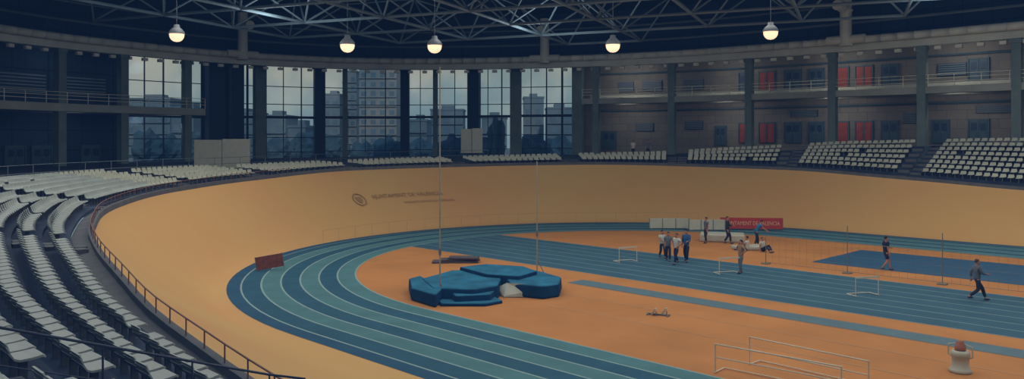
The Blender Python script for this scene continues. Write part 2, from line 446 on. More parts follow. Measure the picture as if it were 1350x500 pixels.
for u in (320,718,1115):
    l=lu(u,-1.3); p=roff(l,-1.3); n_=rn(l)
    e_=MB(); e_.lathe([(.01,-.1),(.62,-.1),(.62,.05),(.55,.1),(.55,3.2),(.66,3.25),(.66,3.4),(.55,3.45),(.55,5.2),(.01,5.2)],(p[0],p[1],16.3),M_pipe,16)
    t_=Vector((-n_.y,n_.x)); e_.tube((p[0]-t_.x*1.8,p[1]-t_.y*1.8,16.8),(p[0]+t_.x*1.8,p[1]+t_.y*1.8,16.8),.42,M_pipe,12)
    e_.tube((p[0],p[1],19.9),(p[0]-n_.x*2.2,p[1]-n_.y*2.2,19.9),.5,M_pipe,12)
    top(e_.obj('air_duct'),'pale vertical ventilation duct with collar joining the ring duct','duct','ventilation duct risers')
mb=MB(); mb.box((0,0,-.14),(.55,.36,.3),M_pipe); mb.box((0,0,.05),(.06,.06,.2),M_beam); mb.box((0,-.2,-.16),(.45,.05,.22),M_pipe)
fo=mb.obj('f'); fm=fo.data; bpy.data.objects.remove(fo)
la=lu(-60); lb=lu(1420)
for l in frange(la,lb,1.75):
    p=roff(l,-.15); n_=rn(l); o=bpy.data.objects.new('ring_spotlight',fm); o.location=(p[0],p[1],15.6); o.rotation_euler=(0,0,math.atan2(n_.y,n_.x)-math.pi/2); scn.collection.objects.link(o)
    top(o,'small pale spotlight fixed under the ring beam','spotlight','ring beam spotlights')
def column(u,z0,z1,wd,m,o=0,name='concrete_column',lab='square grey concrete column carrying the ring beam',grp='gallery columns'):
    l=lu(u,o); p=roff(l,o); n_=rn(l); a=math.atan2(n_.y,n_.x)
    mb=MB(); mb.box((p[0],p[1],(z0+z1)/2),(wd,wd,z1-z0),m,a); mb.box((p[0],p[1],z1-.25),(wd*1.25,wd*1.25,.3),m,a); mb.box((p[0],p[1],z0+.15),(wd*1.15,wd*1.15,.3),m,a)
    top(mb.obj(name),lab,'column',grp)
for u in (-20,79,162,246): column(u,4.1,15.75,.8,M_col)
for u in (786,886,988,1098,1216,1341): column(u,5.0,15.75,.75,M_col)
for u in (342,680,762): column(u,4.2,16.4,1.25,M_col,3.6)
for u in (455,574): column(u,4.4,16.4,.55,M_col,2.6,lab='slim pale column in front of the glazing')
for u,wd in ((282,2.0),(311,1.5),(421,1.3),(534,1.1),(625,1.5)): column(u,4.2,16.4,wd,M_dcol,4.2,'steel_column','broad dark steel column between the glazed bays','dark glazing columns')
l255=lu(256,2); mb=MB(); wbeam(mb,0,l255,-.6,5,9.75,10.5,M_slab); struct(mb.obj('floor_gallery'))
lR=lu(768,0); mb=MB(); wbeam(mb,lR,TL,-.3,5,11.3,11.95,M_slab); struct(mb.obj('floor_gallery_north'))
mb=MB(); wbeam(mb,lR,TL,3.6,5,11.95,12.5,M_slab)
struct(mb.obj('trim_1'))
def galrail(l0,l1,o,z,nm='gallery_railing'):
    mb=MB(); q=frange(l0,l1,2.2)
    P=[roff(l,o) for l in q]
    for x,y in P: mb.tube((x,y,z),(x,y,z+1.05),.035,M_pipe,5)
    for h in (.4,.75,1.08): mb.path([(x,y,z+h) for x,y in P],.028,M_pipe,5)
    top(mb.obj(nm),'metal railing along the edge of the upper gallery','railing','gallery railings')
galrail(lR,TL-5,-.2,11.95); galrail(lu(-60),l255,-.5,10.5); 
bays=[(165,266),(266,298),(298,326),(326,350),(350,421),(421,455),(455,534),(534,574),(574,625),(625,680),(680,762)]
for i,(a,b) in enumerate(bays):
    la_,lb_=lu(a,5),lu(b,5); mb=MB(); zb=tab([(165,4.2),(762,5.0)],a); zt=16.4
    ws(mb,la_,lb_,5,zb,zt,M_glass,3.0)
    n=max(1,int(round((lb_-la_)/1.9)))
    for k in range(n+1):
        l=la_+(lb_-la_)*k/n; p=roff(l,4.95); n_=rn(l); w_=(.24,.08,.13)[k%3]
        mb.box((p[0],p[1],(zb+zt)/2),(.18,w_,zt-zb),M_frame,math.atan2(n_.y,n_.x))
    hs=[0,1.1,2.9,5.4,7.0,9.2,11.9]; 
    for k,hh in enumerate(hs):
        z=zb+hh*(zt-zb)/11.9; t_=.16 if k in(0,3,6) else .045
        wbeam(mb,la_,lb_,4.86,5.04,z-t_,z+t_,M_frame,3.0)
    o=mb.obj('window_%d'%(i+1)); struct(o,'tall glazed bay with dark grid of mullions','window')
def door(i,u,w_,z,m,pair=False):
    l=lu(u,4.85); p=roff(l,4.85); n_=rn(l); a=math.atan2(n_.y,n_.x)-math.pi/2
    e_=empty('door_%d'%i,(p[0],p[1],z),a); struct(e_)
    fr=MB(); W=w_; Hh=2.1
    for x in (-W/2-.06,W/2+.06): fr.box((x,0,Hh/2),(.12,.2,Hh+.1),M_gdoor)
    if pair: fr.box((0,-.02,Hh/2),(.1,.2,Hh+.1),M_gdoor)
    fr.box((0,0,Hh+.08),(W+.24,.2,.14),M_gdoor); fr.obj('door_frame',parent=e_)
    k=2 if pair else 1
    for j in range(k):
        lf=MB(); ww=W/k-.08; cx=-W/2+W/k*(j+.5); lf.box((cx,-.03,Hh/2),(ww,.06,Hh),m)
        lf.box((cx,-.07,Hh*.72),(ww*.7,.02,Hh*.35),M_frame if m is M_gdoor else m); lf.box((cx,-.07,Hh*.28),(ww*.7,.02,Hh*.3),m)
        o=lf.obj('door_leaf',parent=e_)
        hd=MB(); hx=cx+(ww/2-.12)*(1 if j==0 else -1); hd.tube((hx,-.12,.95),(hx,-.12,1.2),.02,M_metal,6); hd.obj('handle',parent=o)
D=[(980,.9,0,0),(1011,1.7,0,1),(1045,1.7,2,1),(1076,1.5,2,1),(1111,1.1,0,0),(1139,1.6,0,1),(1173,1.5,2,1),(1290,1.6,2,1)]
i=1
for u,w_,c,pr in D:
    for z in (6.75,12.5):
        if u==980 and z>7: mm=M_gdoor
        else: mm=M_red if c==0 else M_gdoor
        door(i,u,w_,z,mm,bool(pr)); i+=1
for u,w_ in ((803,1.6),(1240,1.4),(950,1.2)): door(i,u,w_,tab([(800,5.9),(1000,6.6),(1200,6.75)],u),M_gdoor,True); i+=1
for u in (20,55,120): door(i,u,1.9,4.25,M_gdoor,True); i+=1
for u,z,w_,h in ((915,13.6,2.4,1.2),(860,13.6,2.4,1.2),(1255,13.8,2.6,1.2),(850,8.6,2.2,1.0),(915,8.8,2.2,1.0),(1200,9.2,1.2,1.0),(825,13.6,2.0,1.2),(30,12.6,5,2),(110,12.6,5,2),(1060,9.9,3,.7),(1310,9.9,3,.7)):
    l=lu(u,4.85); p=roff(l,4.85); n_=rn(l); mb=MB(); a=math.atan2(n_.y,n_.x)-math.pi/2
    mb.box((p[0],p[1],z),(w_,.12,h),M_frame,a)
    for k in range(6): 
        mb.box((p[0]-n_.x*.08,p[1]-n_.y*.08,z-h/2+h*(k+.5)/6),(w_*.94,.05,h*.06),M_beam,a)
    struct(mb.obj('window_%d'%(20+i))); i+=1
for z in (10.6,15.2):
    mb=MB(); P=[roff(l,4.7) for l in frange(lR+1,TL-3,2)]; mb.path([(x,y,z) for x,y in P],.12,M_gdoor,6)
    top(mb.obj('wall_pipe'),'grey service pipe running high along the gallery wall','pipe','gallery wall pipes')
# ------------------------------------------------------------ space frame
poly=[Vector((p.x,p.y)) for p in RP]; cc=Vector((-26,38)); poly=[cc+(p-cc)*.9 for p in poly]+[Vector((45,-22))]
def inside(x,y):
    r=False; n=len(poly); j=n-1
    for i in range(n):
        a,b=poly[i],poly[j]
        if (a.y>y)!=(b.y>y) and x<(b.x-a.x)*(y-a.y)/(b.y-a.y)+a.x: r=not r
        j=i
    return r
cell=8.4; mb=MB(); B={};T={}
A=math.radians(22)
def g2w(i,j): 
    x,y=i*cell,j*cell; return (-50+x*math.cos(A)-y*math.sin(A),45+x*math.sin(A)+y*math.cos(A))
for i in range(-12,14):
    for j in range(-12,14):
        x,y=g2w(i,j)
        if inside(x,y) and S2*(y-x)>50: B[i,j]=(x,y,17.8)
        x,y=g2w(i+.5,j+.5)
        if inside(x,y) and S2*(y-x)>52: T[i,j]=(x,y,21.7)
for (i,j),p in B.items():
    for q in ((i+1,j),(i,j+1)):
        if q in B: mb.tube(p,B[q],.14,M_truss,6)
    for q in ((i,j),(i-1,j),(i,j-1),(i-1,j-1)):
        if q in T: mb.tube(p,T[q],.095,M_truss,5)
for (i,j),p in T.items():
    for q in ((i+1,j),(i,j+1)):
        if q in T: mb.tube(p,T[q],.08,M_truss,5)
top(mb.obj('roof_space_frame'),'grey tubular steel space frame under the dark roof','roof truss')
# ------------------------------------------------------------ hanging lamps
for u,v in ((233,46),(458,60),(573,61),(808,60),(1016,43)):
    d=52; x,y=at(u,d); z=7+(YH-v)*d/F
    e_=empty('pendant_lamp',(x,y,z)); top(e_,'round warm glowing lamp with dark metal hood on rod','lamp','hanging hall lamps')
    b_=MB(); b_.lathe([(.01,-.46),(.2,-.42),(.34,-.32),(.43,-.17),(.46,0),(.44,.12),(.40,.2)],(0,0,0),M_lamp,24); b_.obj('lamp_globe',True,parent=e_)
    b_=MB(); b_.lathe([(.50,.05),(.48,.16),(.40,.30),(.28,.42),(.2,.48),(.17,.66),(.01,.68)],(0,0,0),M_hood,24); b_.obj('lamp_hood',True,parent=e_)
    b_=MB(); b_.tube((0,0,.66),(0,0,18.0-z),.014,M_hood,6); b_.obj('rod',parent=e_)
# ------------------------------------------------------------ outside city
def building(u0,u1,vt,d,rgb):
    x,y=at((u0+u1)/2,d); w_=(u1-u0)/F*d; h=7+(YH-vt)*d/F+1
    rgb=tuple(int(c*.5+k*.5) for c,k in zip(rgb,(164,172,172)))  # haze painted in: facade colour mixed toward the sky tone
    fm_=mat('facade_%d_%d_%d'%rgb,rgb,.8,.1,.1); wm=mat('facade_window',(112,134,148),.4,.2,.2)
    e_=empty('apartment_building',(x,y,-1),math.radians(45)); 
    b=MB(); b.box((0,0,h/2),(w_,12,h),fm_); b.box((0,0,h+.6),(w_*.4,4,1.8),fm_); b.box((0,0,h+.1),(w_+.4,12.4,.5),fm_); b.obj('facade',parent=e_)
    wn=MB(); n=max(2,int(w_/3)); fl=int(h/3.1)
    for i in range(n):
        for k in range(fl): wn.box((-w_/2+w_*(i+.5)/n,-6.02,1.6+k*3.1),(w_/n*.55,.1,1.5),wm)
    o=wn.obj('windows',parent=e_); o['kind']='stuff'
    bl=MB()
    for k in range(fl): bl.box((0,-6.3,.55+k*3.1),(w_,.7,.3),fm_)
    bl.obj('balcony_slabs',parent=e_)['kind']='stuff'
    top(e_,'multi-storey apartment block seen through the glazing','building','city apartment blocks')
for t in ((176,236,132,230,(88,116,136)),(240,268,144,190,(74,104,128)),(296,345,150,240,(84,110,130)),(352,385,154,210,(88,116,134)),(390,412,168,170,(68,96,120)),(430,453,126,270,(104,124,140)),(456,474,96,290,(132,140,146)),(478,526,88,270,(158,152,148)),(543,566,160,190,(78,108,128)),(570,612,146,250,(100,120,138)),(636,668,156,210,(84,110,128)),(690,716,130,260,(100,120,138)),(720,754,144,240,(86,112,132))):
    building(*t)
mb=MB(); mb.face([(-90,0,-1),(-500,-200,-1),(-500,600,-1),(200,600,-1),(200,86,-1),(-50,86,-1),(-90,60,-1)],mat('asphalt',(120,134,140),.9,.2,.05)); struct(mb.obj('floor_outside'))
for k,(u,vt,d) in enumerate(((195,174,140),(225,179,150),(262,176,140),(365,183,140),(400,176,150),(440,179,140),(480,188,150),(512,182,140),(555,185,150),(598,180,140),(655,156,135),(645,181,150),(705,178,140),(738,181,150))):
    x,y=at(u,d); h=8+(YH-vt)*d/F; e_=empty('tree',(x,y,-1)); top(e_,'leafy street tree outside the glass wall','tree','street trees')
    t_=MB(); t_.tube((0,0,0),(0,0,h*.7),.3,M_wood,8,.15); t_.obj('trunk',parent=e_)
    me_=bpy.data.meshes.new('crown'); bm=bmesh.new(); bmesh.ops.create_icosphere(bm,subdivisions=3,radius=1)
    rw=1.5 if u==655 else 2.6
    for v_ in bm.verts:
        f=1+.25*math.sin(v_.co.x*5+k)*math.cos(v_.co.y*6)+random.uniform(-.12,.12); v_.co=Vector((v_.co.x*rw*f,v_.co.y*rw*f,h*.7+v_.co.z*h*.3*f))
    bm.to_mesh(me_); bm.free(); me_.materials.append(M_tree); c_=bpy.data.objects.new('crown',me_); scn.collection.objects.link(c_); c_.parent=e_
# ------------------------------------------------------------ text helper
def textmesh(body,size):
    cu=bpy.data.curves.new('t','FONT'); cu.body=body; cu.size=size; cu.align_x='LEFT'; cu.resolution_u=3
    ob=bpy.data.objects.new('t',cu); scn.collection.objects.link(ob); bpy.context.view_layer.update()
    me_=bpy.data.meshes.new_from_object(ob.evaluated_get(bpy.context.evaluated_depsgraph_get())); bpy.data.objects.remove(ob); return me_
def banktext(body,size,s0,t0,name,lab,cat,shape=None):
    me_=textmesh(body,size) if shape is None else shape
    for v_ in me_.vertices:
        s=s0+v_.co.x; wdt=math.hypot(rr(s)-R0,zr(s)); t=t0+v_.co.y/wdt
        p=bank(s,t); n_=nrm(s); v_.co=(p[0]-n_[0]*.05,p[1]-n_[1]*.05,p[2]+.05)
    me_.materials.clear(); me_.materials.append(M_logo); o=bpy.data.objects.new(name,me_); scn.collection.objects.link(o); top(o,lab,cat)
s46=s_of_u(484,28); 
banktext('AJUNTAMENT DE VALENCIA',.58,s46,.64,'painted_lettering','brown painted lettering on the banked track','lettering')
banktext('FUNDACIO ESPORTIVA MUNICIPAL',.34,s46+3.0,.55,'painted_lettering','small brown painted lettering on the banked track','lettering')
em=MB()
for i in range(24):
    a0,a1=2*math.pi*i/24,2*math.pi*(i+1)/24
    em.face([(.55*math.cos(a0),.55*math.sin(a0),0),(.55*math.cos(a1),.55*math.sin(a1),0),(.66*math.cos(a1),.66*math.sin(a1),0),(.66*math.cos(a0),.66*math.sin(a0),0)],M_logo)
em.face([(-.3,.3,0),(.3,.3,0),(.3,-.1,0),(0,-.42,0),(-.3,-.1,0)],M_logo)
eo=em.obj('e'); em_=eo.data; bpy.data.objects.remove(eo)
banktext('',0,s46-1.4,.64,'painted_emblem','round brown emblem with shield painted on the banked track','emblem',em_)
# ------------------------------------------------------------ field props
def bevbox(mb_name,sz,m,loc,rot=0,bevel=.08,parent=None):
    mb=MB(); mb.box((0,0,sz[2]/2),sz,m)
    o=mb.obj(mb_name,bevel=bevel); o.location=loc; o.rotation_euler=(0,0,rot); 
    if parent: o.parent=parent
    return o
e_=empty('landing_mat',(0,0,0)); top(e_,'large dark blue pole vault landing mat with pale cover','landing mat')
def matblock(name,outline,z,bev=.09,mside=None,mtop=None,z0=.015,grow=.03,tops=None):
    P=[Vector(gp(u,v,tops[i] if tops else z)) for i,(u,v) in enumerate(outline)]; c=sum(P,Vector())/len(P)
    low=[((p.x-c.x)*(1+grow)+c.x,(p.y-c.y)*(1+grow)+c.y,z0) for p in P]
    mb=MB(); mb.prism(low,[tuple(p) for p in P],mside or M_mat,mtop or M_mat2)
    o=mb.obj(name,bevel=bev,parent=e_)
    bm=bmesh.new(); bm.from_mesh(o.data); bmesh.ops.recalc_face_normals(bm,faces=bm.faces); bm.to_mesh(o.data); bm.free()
    return o
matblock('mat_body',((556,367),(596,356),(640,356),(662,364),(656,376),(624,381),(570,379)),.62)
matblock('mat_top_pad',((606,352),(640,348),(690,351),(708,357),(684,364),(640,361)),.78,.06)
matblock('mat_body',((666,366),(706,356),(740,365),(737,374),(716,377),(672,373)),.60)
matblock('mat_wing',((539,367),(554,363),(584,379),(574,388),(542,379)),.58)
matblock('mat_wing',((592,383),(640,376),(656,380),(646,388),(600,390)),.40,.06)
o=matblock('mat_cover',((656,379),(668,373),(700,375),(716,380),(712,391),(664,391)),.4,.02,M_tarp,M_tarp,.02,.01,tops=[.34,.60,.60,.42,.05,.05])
o['label']='pale grey sloping cover panel'
e_2=empty('floor_mat',(0,0,0)); top(e_2,'low blue foam mat lying beside the landing mat','mat'); e_=e_2
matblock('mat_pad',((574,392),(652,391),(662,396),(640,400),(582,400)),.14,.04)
for (u,v,hh) in ((580,397,10.2),(708,362,5.9)):
    p=gp(u,v); e_=empty('vault_upright',(p[0],p[1],0)); top(e_,'tall thin pale upright pole on a base beside the mat','pole','vault uprights')
    b=MB(); b.tube((0,0,.1),(0,0,hh),.034,M_pole2,8,.028); b.tube((0,0,2.0),(0,0,2.3),.06,M_metal,8); b.obj('pole',parent=e_)
    b=MB(); b.box((0,0,.06),(.9,.4,.1),M_metal,math.radians(45)); b.tube((.25,.25,.1),(0,0,.8),.025,M_metal,6); b.obj('base',parent=e_)
p=gp(600,346); e_=empty('board_stack',(p[0],p[1],0),math.radians(45)); top(e_,'stack of dark flat boards lying on the orange floor','boards')
for k,(dx,dy,a,lz) in enumerate(((0,0,.05,2.6),(.3,.1,.12,2.2),(.5,0,-.06,1.7))):
    bevbox('board',(lz,.9,.09),M_wood,(dx,dy,.01+k*.11),a,.02,e_)
def board(name,p,a,W,Hh,label,txt=None,tsize=.5,m=None,tilt=0):
    e_=empty(name,(p[0],p[1],0.012),a); e_.rotation_euler=(0,tilt,a); top(e_,label,'banner')
    b=MB(); b.box((0,0,Hh/2+.12),(W,.05,Hh),m or M_banner); b.obj('banner_panel',parent=e_)
    b=MB()
    for x in (-W/2,0,W/2): b.tube((x,.04,0),(x,.04,Hh+.14),.03,M_metal,6); b.tube((x,.04,Hh*.6),(x,.5,0),.02,M_metal,6)
    b.obj('stand',parent=e_)
    if txt:
        me_=textmesh(txt,tsize); w_=max(v.co.x for v in me_.vertices)
        for v in me_.vertices: v.co=((v.co.x-w_/2)*(W*.9/w_),-.035,v.co.y+Hh/2+.12-tsize*.33)
        me_.materials.clear(); me_.materials.append(M_text); o=bpy.data.objects.new('lettering',me_); scn.collection.objects.link(o); o.parent=e_
board('advertising_board',gp(991,304),math.radians(45-6),4.7,.85,'long red banner with small pale lettering on stands behind mats','AJUNTAMENT DE VALENCIA',.44)
board('advertising_board',gp(357,357),math.radians(62),1.4,.7,'small tilted brown-red board standing at the edge of running lanes',m=M_dbanner,tilt=-.14)
def wpanel(name,u,v,W,Hh,dpt,lab,a=45,z=0.02,m=None):
    p=gp(u,v,z); e_=empty(name,(p[0],p[1],z),math.radians(a)); top(e_,lab,'partition')
    bevbox('panel',(W,dpt,Hh),m or M_white,(0,0,.04),0,.03,e_)
    b=MB()
    for x in (-W/2+.15,W/2-.15): b.box((x,0,.03),(.1,dpt+.5,.06),M_metal)
    for x in (-W/2,-W/6,W/6,W/2): b.box((x,-dpt/2-.01,Hh/2+.04),(.05,.04,Hh),M_metal)
    b.obj('frame',parent=e_)
wpanel('folding_screen',882,302,3.1,.8,.12,'low white folding screen near the far lanes')
wpanel('folding_screen',932,304,2.8,.8,.12,'low white folding screen near the far lanes')
o=bevbox('crash_mat',(3.0,1.6,.55),M_white,(*gp(952,318)[:2],0),math.radians(30),.12); top(o,'white foam crash mat on the infield','mat')
o=bevbox('crash_mat',(2.0,1.2,.25),M_white,(*gp(988,329)[:2],0),math.radians(60),.08); top(o,'thin white foam mat lying on the orange floor','mat')
def cpanel(u,v,d,w_,h):
    x,y=at(u,d); z=7-(v-YH)*d/F; e_=empty('folding_partition',(x,y,z),math.radians(45)); top(e_,'large white partition panels on the concourse by the glazing','partition','white partitions')
    for k,(f,hh) in enumerate(((-.25,h*.97),(.25,h))):
        bevbox('panel',(w_/2-.05,.2,hh),M_white,(w_*f,0,0),0,.02,e_)
    b=MB(); b.box((0,.25,h*.3),(w_,.1,.1),M_metal); b.box((-w_/2,.3,.05),(.1,1,.1),M_metal); b.box((w_/2,.3,.05),(.1,1,.1),M_metal); b.obj('frame',parent=e_)
cpanel(293,222,70,4.9,2.55); cpanel(622,202,84,2.3,2.6)
def hurdle(u,v,a,W=1.2,Hh=.84,nm='hurdle',lab='white training hurdle standing on the track',long=False):
    p=gp(u,v); e_=empty(nm,(p[0],p[1],0.012),a); top(e_,lab,'hurdle')
    r=.02
    b=MB()
    for x in (-W/2,W/2):
        b.tube((x,0,0.03),(x,0,Hh),r,M_pole,8); b.tube((x,-.05,.03),(x,.6,.03),r,M_pole,8)
    b.tube((-W/2,.6,.03),(W/2,.6,.03),r,M_pole,8)
    b.obj('frame',parent=e_)
    b=MB()
    if long: b.tube((-W/2,0,Hh),(W/2,0,Hh),r*1.1,M_pole,8); b.tube((-W/2,0,Hh*.55),(W/2,0,Hh*.55),r,M_pole,8)
    else: b.box((0,0,Hh),(W+.05,.03,.08),M_pole)
    b.obj('crossbar',parent=e_)
hurdle(962,362,math.radians(60)); hurdle(1143,391,math.radians(60)); hurdle(828,346,math.radians(70))
for x,y,a in ((-10.6,22.8,-.05),(-10.9,21.5,.07)):
    q_=pu((x,y,0)); hurdle(q_[0],q_[1],a,3.7,.87,'long_hurdle','long white tubular hurdle on the orange floor',True)
p=gp(1266,491); e_=empty('waste_bin',(p[0],p[1],0)); top(e_,'upright cream container with small faded orange top','bin')
b=MB(); b.lathe([(.01,0),(.30,0),(.32,.05),(.30,.11),(.24,.15),(.24,.46),(.27,.50),(.27,.60),(.22,.66),(.01,.66)],(0,0,0),M_white,24); b.obj('container',True,parent=e_)
b=MB(); b.lathe([(.01,.66),(.15,.66),(.16,.76),(.11,.84),(.10,.92),(.06,.97),(.01,.98)],(0,0,0),M_binorange,24); b.obj('lid',True,parent=e_)
for sg in (-1,1):
    b=MB(); b.path([(sg*.22,0,.45),(sg*.34,0,.5),(sg*.32,0,.80),(sg*.12,0,.86)],.02,M_white,8); b.obj('handle',parent=e_)
p=gp(868,416); e_=empty('starting_block',(p[0],p[1],0),math.radians(20)); top(e_,'metal starting block with two pale foot pedals on the floor','starting block')
b=MB(); b.box((0,0,.04),(.9,.08,.05),M_metal); b.box((-.4,0,.02),(.08,.4,.03),M_metal); b.box((.4,0,.02),(.08,.4,.03),M_metal); b.obj('rail',parent=e_)
for x,yy in ((-.15,-.14),(.2,.14)):
    b=MB(); b.box((x,yy,.17),(.05,.2,.28),M_white,0,Matrix.Rotation(.6,3,'Y')); b.box((x+.1,yy,.09),(.03,.06,.16),M_metal); b.obj('pedal',parent=e_)
e_=empty('net_fence',(-22.0,42.3,0)); top(e_,'thin safety net hung between slim posts beside the sprint lanes','net')
b=MB()
for x in (0,4.6,9.2,13.8,18.4,23):
    b.tube((x,0,0),(x,0,2.5 if x else 1.5),.022,M_net,6); b.box((x,0,.03),(.4,.4,.05),M_net)
b.obj('post',parent=e_)
b=MB()
for k in range(int(23/.4)+1): b.tube((k*.4,0,.1),(k*.4,0,1.6),.005,M_net,3)
for z in (.1,.5,.9,1.3,1.6): b.tube((0,0,z),(23,0,z),.014 if z in(.1,1.6) else .005,M_net,3)
b.obj('net',parent=e_)
# ------------------------------------------------------------ people
def skin(name,V,E,Rd,m,parent,sub=1):
    me_=bpy.data.meshes.new(name); me_.from_pydata(V,E,[]); ob=bpy.data.objects.new(name,me_); scn.collection.objects.link(ob)
    md=ob.modifiers.new('s','SKIN'); md.use_smooth_shade=True
    for i,r in enumerate(Rd):
        sv=me_.skin_vertices[0].data[i]; sv.radius=(r,r) if not isinstance(r,tuple) else r
        sv.use_root=(i==0)
    sb=ob.modifiers.new('u','SUBSURF'); sb.levels=sub; sb.render_levels=sub
    bpy.context.view_layer.update()
    nm=bpy.data.meshes.new_from_object(ob.evaluated_get(bpy.context.evaluated_depsgraph_get()))
    ob.modifiers.clear(); ob.data=nm; nm.materials.clear(); nm.materials.append(m); bpy.data.meshes.remove(me_)
    for p in nm.polygons: p.use_smooth=True
    ob.parent=parent; return ob
def ell(name,c,r,m,parent,R=None):
    me_=bpy.data.meshes.new(name); bm=bmesh.new(); bmesh.ops.create_uvsphere(bm,u_segments=12,v_segments=8,radius=1)
    for v in bm.verts:
        q=Vector((v.co.x*r[0],v.co.y*r[1],v.co.z*r[2]))
        if R is not None: q=R@q
        v.co=q+Vector(c)
    bm.to_mesh(me_); bm.free(); me_.materials.append(m)
    for p in me_.polygons: p.use_smooth=True
    o=bpy.data.objects.new(name,me_); scn.collection.objects.link(o); o.parent=parent; return o
M_skin=mat('skin',(176,120,96),.6,.05,5); M_hair=mat('hair_dark',(44,36,38),.8,.1,9); M_hair2=mat('hair_brown',(84,62,50),.8,.1,9); M_eye=mat('eye_dark',(20,18,22),.3,0); M_lip=mat('lip',(140,74,66),.6,0)
M_shoe=mat('shoe',(60,60,70),.6,.1,5)
PN=[0]
def person(x,y,z,face,shirt,pants,stride=.0,arms='down',lean=0,sit=False,shorts=False,h=1.75,label='person',longs=False):
    PN[0]+=1
    e_=empty('person',(x,y,z),face); e_.scale=(h/1.75,)*3; top(e_,label,'person')
    R=Matrix.Rotation(-lean,3,'X')
    pz=.95 if not sit else .14
    if lean>.5: pz=.88
    pel=Vector((0,0,pz))
    def U(x_,y_,z_): return pel+R@Vector((x_,y_,z_-.95))
    spine=U(0,0,1.12); chest=U(0,0,1.34); neck=U(0,.0,1.50); jaw=U(0,.03,1.575); hd=U(0,.02,1.655); cr=U(0,.01,1.715)
    shl=U(-.175,0,1.43); shr=U(.175,0,1.43)
    if sit:
        kl,kr=Vector((-.14,.42,.46)),Vector((.14,.44,.42)); al,ar=Vector((-.13,.66,.07)),Vector((.15,.74,.07))
    else:
        k=stride
        kl,kr=Vector((-.10,.05+.24*k,.50)),Vector((.10,.03-.02*k,.49)); al,ar=Vector((-.10,.42*k,.085)),Vector((.10,-.40*k,.085+.12*abs(k)))
        if lean>.5: kl.y+=.1; kr.y+=.1
    def arm(sgn,sh,mode):
        if mode=='down': el=sh+Vector((sgn*.05,-.03,-.28)); wr=el+Vector((sgn*.01,.06,-.25))
        elif mode=='fwd': el=sh+Vector((sgn*.04,.10,-.25)); wr=el+Vector((-sgn*.03,.22,-.03))
        elif mode=='back': el=sh+Vector((sgn*.05,-.14,-.24)); wr=el+Vector((0,.02,-.24))
        elif mode=='hip': el=sh+Vector((sgn*.20,-.06,-.21)); wr=el+Vector((-sgn*.17,.10,-.16))
        elif mode=='reach': el=sh+Vector((sgn*.02,.18,-.20)); wr=el+Vector((0,.20,-.14))
        return el,wr
    am={'down':('down','down'),'walk':('back','fwd'),'hips':('hip','hip'),'talk':('fwd','down'),'reach':('reach','reach')}[arms]
    ell_,wl=arm(-1,shl,am[0]); elr,wrr=arm(1,shr,am[1])
    V=[pel,spine,chest,neck,jaw,hd,cr, shl,ell_,wl, shr,elr,wrr]
    E=[(0,1),(1,2),(2,3),(3,4),(4,5),(5,6),(2,7),(7,8),(8,9),(2,10),(10,11),(11,12)]
    Rd=[(.13,.09),(.11,.08),(.13,.085),.052,(.065,.075),(.078,.095),(.06,.075),.05,.042,.027,.05,.042,.027]
    V.append(hd+R@Vector((0,.085,-.01))); E.append((5,len(V)-1)); Rd.append(.022)
    for sg in (-1,1): V.append(hd+R@Vector((sg*.08,0,-.01))); E.append((5,len(V)-1)); Rd.append(.018)
    def leg(hip,kn,an,sg):
        i=len(V); V.extend([hip,kn,an,an+Vector((0,.02,-.045)),an+Vector((0,.15,-.055))]); E.extend([(0,i),(i,i+1),(i+1,i+2),(i+2,i+3),(i+3,i+4)]); Rd.extend([.085,.055,.036,.036,.03])
    hipl=pel+Vector((-.09,.0 if not sit else .06,-.04)); hipr=pel+Vector((.09,.0 if not sit else .06,-.04))
    leg(hipl,kl,al,-1); leg(hipr,kr,ar,1)
    for sg,wi,el_,w_ in ((-1,9,ell_,wl),(1,12,elr,wrr)):
        d=(w_-el_).normalized(); sd=d.cross(Vector((sg,0,0))); sd=sd.normalized() if sd.length>.1 else Vector((0,1,0)); nn=d.cross(sd).normalized()
        pi=len(V); V.append(w_+d*.06); E.append((wi,pi)); Rd.append((.032,.018))
        for k,(o_,ln) in enumerate(((-.03,.06),(-.01,.075),(.01,.07),(.03,.055))):
            j=len(V); V.extend([w_+d*.095+sd*o_,w_+d*(.095+ln*.55)+sd*o_*1.15+nn*.008*sg,w_+d*(.095+ln)+sd*o_*1.15+nn*.028*sg]); E.extend([(pi,j),(j,j+1),(j+1,j+2)]); Rd.extend([.010,.009,.007])
        j=len(V); V.extend([w_+d*.05+sd*.042,w_+d*.09+sd*.062]); E.extend([(pi,j),(j,j+1)]); Rd.extend([.011,.009])
    skin('body',[tuple(v) for v in V],E,Rd,M_skin,e_)
    mid=lambda a,b,t:a.lerp(b,t)
    tl=1.0 if longs else .62
    SV=[mid(pel,spine,-.45),mid(pel,spine,.3),spine,chest,mid(chest,neck,.62),shl,mid(shl,ell_,tl),shr,mid(shr,elr,tl)]; SE=[(0,1),(1,2),(2,3),(3,4),(3,5),(5,6),(3,7),(7,8)]
    SR=[(.175,.135),(.172,.132),(.165,.13),(.19,.145),(.12,.10),.095,.07,.095,.07]
    if longs: SV+=[mid(ell_,wl,.9),mid(elr,wrr,.9)]; SE+=[(6,9),(8,10)]; SR+=[.048,.048]
    skin('shirt',[tuple(v) for v in SV],SE,SR,shirt,e_)
    pt=.85 if shorts else 1.0
    PV=[pel+Vector((0,0,.08)),pel+Vector((0,0,-.04)),hipl,mid(hipl,kl,pt),hipr,mid(hipr,kr,pt)]; PE=[(0,1),(1,2),(2,3),(1,4),(4,5)]; PR=[(.155,.12),(.16,.125),.11,.085,.11,.085]
    if not shorts: PV+=[mid(kl,al,.9),mid(kr,ar,.9)]; PE+=[(3,6),(5,7)]; PR+=[.064,.064]
